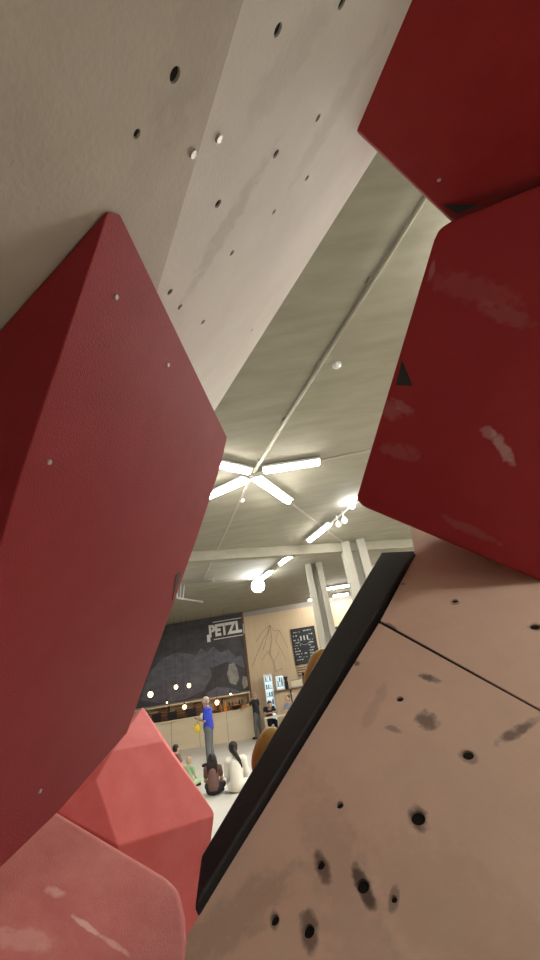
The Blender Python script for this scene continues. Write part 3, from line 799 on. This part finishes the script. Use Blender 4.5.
# yellow holds on the far side, peeking over the strip
def hold(u, v, z, ru, rv, tilt, label):
    c = deep(u, v, z)
    t = thing('climbing_hold', label, 'climbing hold', c, 0, 'mustard yellow holds on the far side of the slab')
    ax = (deep(u+10*cos(tilt), v+10*sin(tilt), z)-c).normalized()
    nrm = CF
    ay = nrm.cross(ax).normalized()
    rot = Matrix((ax, ay, ax.cross(ay))).transposed().to_4x4()
    bm = mb()
    bmesh.ops.create_icosphere(bm, subdivisions=4, radius=1, matrix=Matrix.Translation(c) @ rot @ Matrix.Diagonal((rv*z/FPX, ru*z/FPX, ru*z/FPX*1.1, 1)))
    for vv in bm.verts:
        d = (vv.co-c); n_ = sin(d.x*70+1)*cos(d.y*60)*sin(d.z*55+.4)
        vv.co = c+d*(1+.06*n_)
    link('resin_body', bm, M_yellow, t, True)
    a_ = c-CF*(ru*z/FPX*1.05)+CX*(-.004)+CY*(.012)
    bm = mb(); rod(bm, a_-CF*.002, a_+CF*.012, .007, .007, 10); link('bolt', bm, M_tnut, t)
hold(318.5, 671, 1.00, 13, 23, radians(112), 'mustard yellow hold peeking over the black strip, upper of the two')
hold(268, 752, .80, 15, 24, radians(112), 'mustard yellow hold peeking over the black strip, lower of the two')

# ------------------------------------------------------------------ people
def remesh(bm, name, m, parent, vox, smooth=6):
    o = link(name, bm, m, parent)
    r = o.modifiers.new('r', 'REMESH'); r.mode = 'VOXEL'; r.voxel_size = vox
    s = o.modifiers.new('s', 'SMOOTH'); s.iterations = smooth; s.factor = .5
    bpy.context.view_layer.update()
    me = bpy.data.meshes.new_from_object(o.evaluated_get(bpy.context.evaluated_depsgraph_get()))
    o.modifiers.clear(); old = o.data; o.data = me; bpy.data.meshes.remove(old)
    if not me.materials: me.materials.append(m)
    for p in me.polygons: p.use_smooth = True
    return o
def cap(bm, a, b, r0, r1):
    a, b = Vector(a), Vector(b)
    ball(bm, a, r0, seg=12); ball(bm, b, r1, seg=12)
    if (b-a).length > 1e-4: rod(bm, a, b, r0, r1, 14)
def chain(bm, pts, rs):
    for i in range(len(pts)-1): cap(bm, pts[i], pts[i+1], rs[i], rs[i+1])

def person(name_label, loc, rz, J, look, s=1.0):
    """J: joints in metres, figure facing +y, x to its left negative; look: hair, shirt, trousers"""
    t = bpy.data.objects.new('person', None); COL.objects.link(t); t.empty_display_size = .1
    tag(t, name_label, 'person')
    V = {k: Vector(v) for k, v in J.items() if k != 'sleeve'}
    # --- body: one continuous surface
    bm = mb()
    chain(bm, [V['pelvis'], V['waist'], V['chest'], V['neck']], [.135, .120, .125, .058])
    cap(bm, V['hipL'], V['hipR'], .10, .10); cap(bm, V['shL'], V['shR'], .068, .068)
    hd = V['head']; nk = V['neck']
    cap(bm, nk, hd-Vector((0, 0, .03)), .054, .055)
    f = Vector(J.get('face', (0, 1, 0))).normalized()
    side = f.cross(Vector((0, 0, 1))).normalized()
    ball(bm, hd, .092, (1, 1, 1.0)); ball(bm, hd+Vector((0, 0, .025)), .096); cap(bm, hd+f*.035-Vector((0, 0, .075)), hd+f*.02, .05, .08)
    cap(bm, hd+f*.095+Vector((0, 0, .012)), hd+f*.115-Vector((0, 0, .022)), .012, .017)
    for sg in (-1, 1): ball(bm, hd+side*sg*.096-f*.01, .026, (.5, 1, 1.2))
    for S_ in 'LR':
        chain(bm, [V['sh'+S_], V['el'+S_], V['wr'+S_]], [.056, .043, .030])
        w_ = V['wr'+S_]; d = Vector(J.get('hand'+S_, tuple((w_-V['el'+S_]).normalized()))).normalized()
        pn = Vector(J.get('palm'+S_, (0, 0, -1))); pn = (pn-d*pn.dot(d)).normalized(); sd = d.cross(pn)
        cap(bm, w_, w_+d*.05, .028, .033); cap(bm, w_+d*.06+sd*.022, w_+d*.06-sd*.022, .022, .022)
        for k, (o_, L) in enumerate(((-.030, .066), (-.010, .078), (.010, .072), (.029, .055))):
            b0_ = w_+d*.085+sd*o_; b1_ = b0_+d*L*.5+pn*L*.15; b2_ = b1_+d*L*.28+pn*L*.42
            chain(bm, [b0_-d*.02, b1_, b2_], [.0105, .0095, .0085])
        tb0 = w_+d*.03-sd*.028; tb1 = tb0+d*.03-sd*.028+pn*.012; tb2 = tb1+d*.032+pn*.016
        chain(bm, [tb0, tb1, tb2], [.014, .012, .010])
        chain(bm, [V['hip'+S_], V['kn'+S_], V['an'+S_]], [.088, .058, .040])
        an = V['an'+S_]; to = V['to'+S_]
        chain(bm, [an, an+(to-an)*.3, to], [.042, .042, .034])
    parts = [remesh(bm, 'body', M_skin, t, .0085, 4)]
    # --- clothes follow the body
    g = .014
    bm = mb()
    chain(bm, [V['pelvis']+Vector((0, 0, .02)), V['waist'], V['chest'], V['chest'].lerp(V['neck'], .45)], [.145+g, .130+g, .132+g, .085])
    cap(bm, V['shL'], V['shR'], .070+g, .070+g)
    fl = J.get('sleeve', .55)
    for S_ in 'LR':
        if fl <= 1: cap(bm, V['sh'+S_], V['sh'+S_].lerp(V['el'+S_], fl), .060+g, .052+g)
        else: chain(bm, [V['sh'+S_], V['el'+S_], V['el'+S_].lerp(V['wr'+S_], fl-1)], [.060+g, .048+g, .036+g])
    parts.append(remesh(bm, 'shirt', look['shirt'], t, .014, 6))
    bm = mb(); cap(bm, V['hipL'], V['hipR'], .105+g, .105+g); cap(bm, V['pelvis'], V['pelvis']+Vector((0, 0, .05)), .138+g, .13+g)
    for S_ in 'LR': chain(bm, [V['hip'+S_], V['kn'+S_], V['kn'+S_].lerp(V['an'+S_], .93)], [.092+g, .064+g, .050+g])
    parts.append(remesh(bm, 'trousers', look['trousers'], t, .014, 6))
    for S_ in 'LR':
        bm = mb(); an = V['an'+S_]; to = V['to'+S_]
        chain(bm, [an-Vector((0, 0, .02)), an.lerp(to, .35)-Vector((0, 0, .01)), to], [.052, .052, .043])
        parts.append(remesh(bm, 'shoe', look.get('shoes', M_navy), t, .012, 4))
    # --- hair, face
    bm = mb(); up_ = Vector((0, 0, 1))
    ball(bm, hd-f*.018+up_*.034, .104); ball(bm, hd-f*.04-up_*.005, .092)
    if look.get('long'):
        L = look['long']
        for k in range(-3, 4):
            a0 = hd-f*.055+side*k*.024+up_*.01
            chain(bm, [a0, a0-f*.055+side*k*.012-up_*L*.45, a0-f*.075+side*k*.010-up_*L], [.05, .046, .026])
    if look.get('tail'):
        sx = look['tail']; a0 = hd-f*.09+up_*.01
        chain(bm, [a0, a0-f*.06+side*sx*.06-up_*.10, a0-f*.05+side*sx*.13-up_*.24, a0-f*.03+side*sx*.17-up_*.36], [.05, .048, .040, .018])
        ball(bm, hd-f*.05+up_*.05, .095)
    parts.append(remesh(bm, 'hair', look['hair'], t, .012, 4))
    for sg in (-1, 1):
        bm = mb(); ball(bm, hd+f*.090+side*sg*.034+up_*.010, .010); parts.append(link('eye', bm, M_eye, t, True))
    bm = mb(); ball(bm, hd+f*.086-up_*.056, .022, (1, 1, .32)); parts.append(link('mouth', bm, M_lip, t, True))
    for p in parts: p.matrix_parent_inverse = Matrix()
    t.location = loc; t.rotation_euler = (0, 0, rz); t.scale = (s, s, s)
    return t
def stand(**k):
    J = dict(pelvis=(0, 0, .94), waist=(0, 0, 1.10), chest=(0, .01, 1.32), neck=(0, 0, 1.50), head=(0, .03, 1.655),
             hipL=(-.085, 0, .90), hipR=(.085, 0, .90), knL=(-.10, .02, .48), knR=(.10, .02, .48), anL=(-.11, -.02, .075), anR=(.11, -.02, .075),
             toL=(-.13, .15, .045), toR=(.13, .15, .045), shL=(-.175, 0, 1.42), shR=(.175, 0, 1.42), elL=(-.22, -.02, 1.13), elR=(.22, -.02, 1.13), wrL=(-.22, .10, .90), wrR=(.22, .10, .90))
    J.update(k); return J
def sit(**k):       # cross-legged on the floor
    J = dict(pelvis=(0, 0, .15), waist=(0, .0, .30), chest=(0, .03, .48), neck=(0, .05, .63), head=(0, .085, .775),
             hipL=(-.09, .02, .13), hipR=(.09, .02, .13), knL=(-.21, .33, .17), knR=(.21, .33, .17), anL=(.08, .36, .07), anR=(-.08, .42, .07),
             toL=(.19, .38, .05), toR=(-.19, .44, .05), shL=(-.165, .03, .56), shR=(.165, .03, .56), elL=(-.22, .10, .32), elR=(.22, .10, .32), wrL=(-.12, .28, .24), wrR=(.12, .28, .24))
    J.update(k); return J

# man in blue, seen from his left... he faces the picture's left
mp_ = on_z(211, 766, 0); mp_.z = 0
man = person('standing man in a royal blue shirt and grey jeans holding something before his chest', mp_, radians(82),
       stand(face=(0, 1, -.15), head=(0, .05, 1.655), elL=(-.22, .03, 1.15), wrL=(-.09, .25, 1.19), elR=(.22, .03, 1.15), wrR=(.07, .26, 1.20), handL=(.5, .6, .4), handR=(-.5, .6, .4), palmL=(0, -.3, -1), palmR=(0, -.3, -1), sleeve=.8, knL=(-.085, .02, .48), knR=(.085, 0, .48), anL=(-.08, .03, .075), anR=(.08, -.06, .075), toL=(-.09, .20, .045), toR=(.09, .11, .045)),
       dict(hair=M_hairgrey, shirt=M_blue, trousers=M_jeans))
mw = Matrix.Translation(mp_) @ Matrix.Rotation(radians(82), 4, 'Z')
def local(p): return mw @ Vector(p)
bm = mb(); c = local((-.02, .36, 1.23)); box(bm, c, (.16, .08, .02), (.5, .35, radians(82))); bevel(tag(link('phone', bm, M_navy), 'small dark phone held in the hands of the man in blue', 'phone'), .006)
c = local((-.12, .30, .98))
t = thing('chalk_bag', 'round yellow chalk bag hanging in front of the man in blue', 'bag', c)
bm = mb(); ball(bm, c, .10, (1, 1, 1.15)); remesh(bm, 'pouch', M_yellowcloth, t, .012, 3)
bm = mb(); rod(bm, c+Vector((0, 0, .08)), c+Vector((0, 0, .125)), .075, .085, 16); link('rim', bm, M_yellowcloth, t)
bm = mb(); rod(bm, c+Vector((0, 0, .11)), local((-.10, .30, 1.16)), .008); link('drawstring', bm, M_navy, t)
bm = mb(); c = local((-.185, .075, 1.28)); box(bm, c, (.09, .13, .16), (0, 0, radians(82)))
o = link('shirt_print', bm, M_whiteshirt); o.parent = man; o.matrix_parent_inverse = mw.inverted()

# seated listeners, backs to the viewer
p = on_z(213, 797, 0); p.z = 0; p.y += .12
person('child with long dark hair and a dusky brown shirt sitting on the floor, back turned', p, radians(4), sit(), dict(hair=M_hairdark, shirt=M_brownshirt, trousers=M_navy, long=.34), .76)
p = on_z(237, 794, 0); p.z = 0; p.y += .12
person('person in a cream white shirt with a dark ponytail sitting on the floor, back turned', p, radians(0), sit(head=(-.03, .09, .775), sleeve=1.7), dict(hair=M_hairdark, shirt=M_whiteshirt, trousers=M_whiteshirt, tail=1.0), .92)
p = on_z(189, 789, 0); p.z = 0
person('fair haired child in a pale green top sitting at the edge of the red volume', p, radians(-20), sit(), dict(hair=M_hairfair, shirt=M_green, trousers=M_green), .66)
p = on_z(175, 778, 0); p.z = 0
person('dark haired child mostly hidden behind the red volume, sitting on the floor', p, radians(-30), sit(), dict(hair=M_hairdark, shirt=M_brownshirt, trousers=M_navy), .82)

# far end: person in black at the counter's end
p = on_z(259, 737, 0); p.y = 20.05; p.x = on_y(259, 736, 20.05).x; p.z = 0
person('person in black and grey standing at the end of the counter, arm stretched left', p, radians(60),
       stand(elL=(-.30, .22, 1.30), wrL=(-.30, .50, 1.22), anL=(-.18, .0, .075), anR=(.16, -.04, .075), toL=(-.22, .16, .045), toR=(.2, .12, .045), sleeve=.5, knL=(-.13, .03, .48), knR=(.12, 0, .48)),
       dict(hair=M_hairfair, shirt=M_navy, trousers=M_jeans), .98)
# two at the table
def seated(**k):
    J = stand(pelvis=(0, 0, .52), waist=(0, .02, .68), chest=(0, .08, .88), neck=(0, .12, 1.05), head=(0, .17, 1.20), hipL=(-.09, 0, .50), hipR=(.09, 0, .50),
              knL=(-.12, .42, .50), knR=(.12, .42, .50), anL=(-.12, .40, .075), anR=(.12, .40, .075), toL=(-.13, .56, .045), toR=(.13, .56, .045),
              shL=(-.17, .10, .97), shR=(.17, .10, .97), elL=(-.24, .28, .80), elR=(.24, .28, .80), wrL=(-.10, .50, .82), wrR=(.10, .50, .82))
    J.update(k); return J
def stool(x, y, label):
    t = thing('stool', label, 'stool', (x, y, 0), 0)
    bm = mb(); rod(bm, (x, y, .33), (x, y, .37), .17, .17, 18); link('seat', bm, M_brown, t)
    for k in range(4):
        a_ = pi/4+k*pi/2; bm = mb(); rod(bm, (x+.16*cos(a_), y+.16*sin(a_), 0), (x+.11*cos(a_), y+.11*sin(a_), .33), .016); link('leg', bm, M_brown, t)
x = on_y(285, 700, 20.2).x+.22
person('dark haired person in a grey blue top sitting at the far side of the table', (x, 20.15, 0), radians(150), seated(sleeve=.6), dict(hair=M_hairdark, shirt=M_greyblue, trousers=M_navy), 1.06)
stool(x, 20.15, 'brown stool under the person in the grey blue top')
x = on_y(270, 702, 20.3).x-.1
person('person in black leaning over the far left side of the table', (x, 20.2, 0), radians(200), seated(head=(.0, .30, 1.10), neck=(0, .2, 1.0), face=(0, 1, -.6)), dict(hair=M_hairdark, shirt=M_navy, trousers=M_navy), 1.06)
stool(x, 20.2, 'brown stool under the person in black at the table')
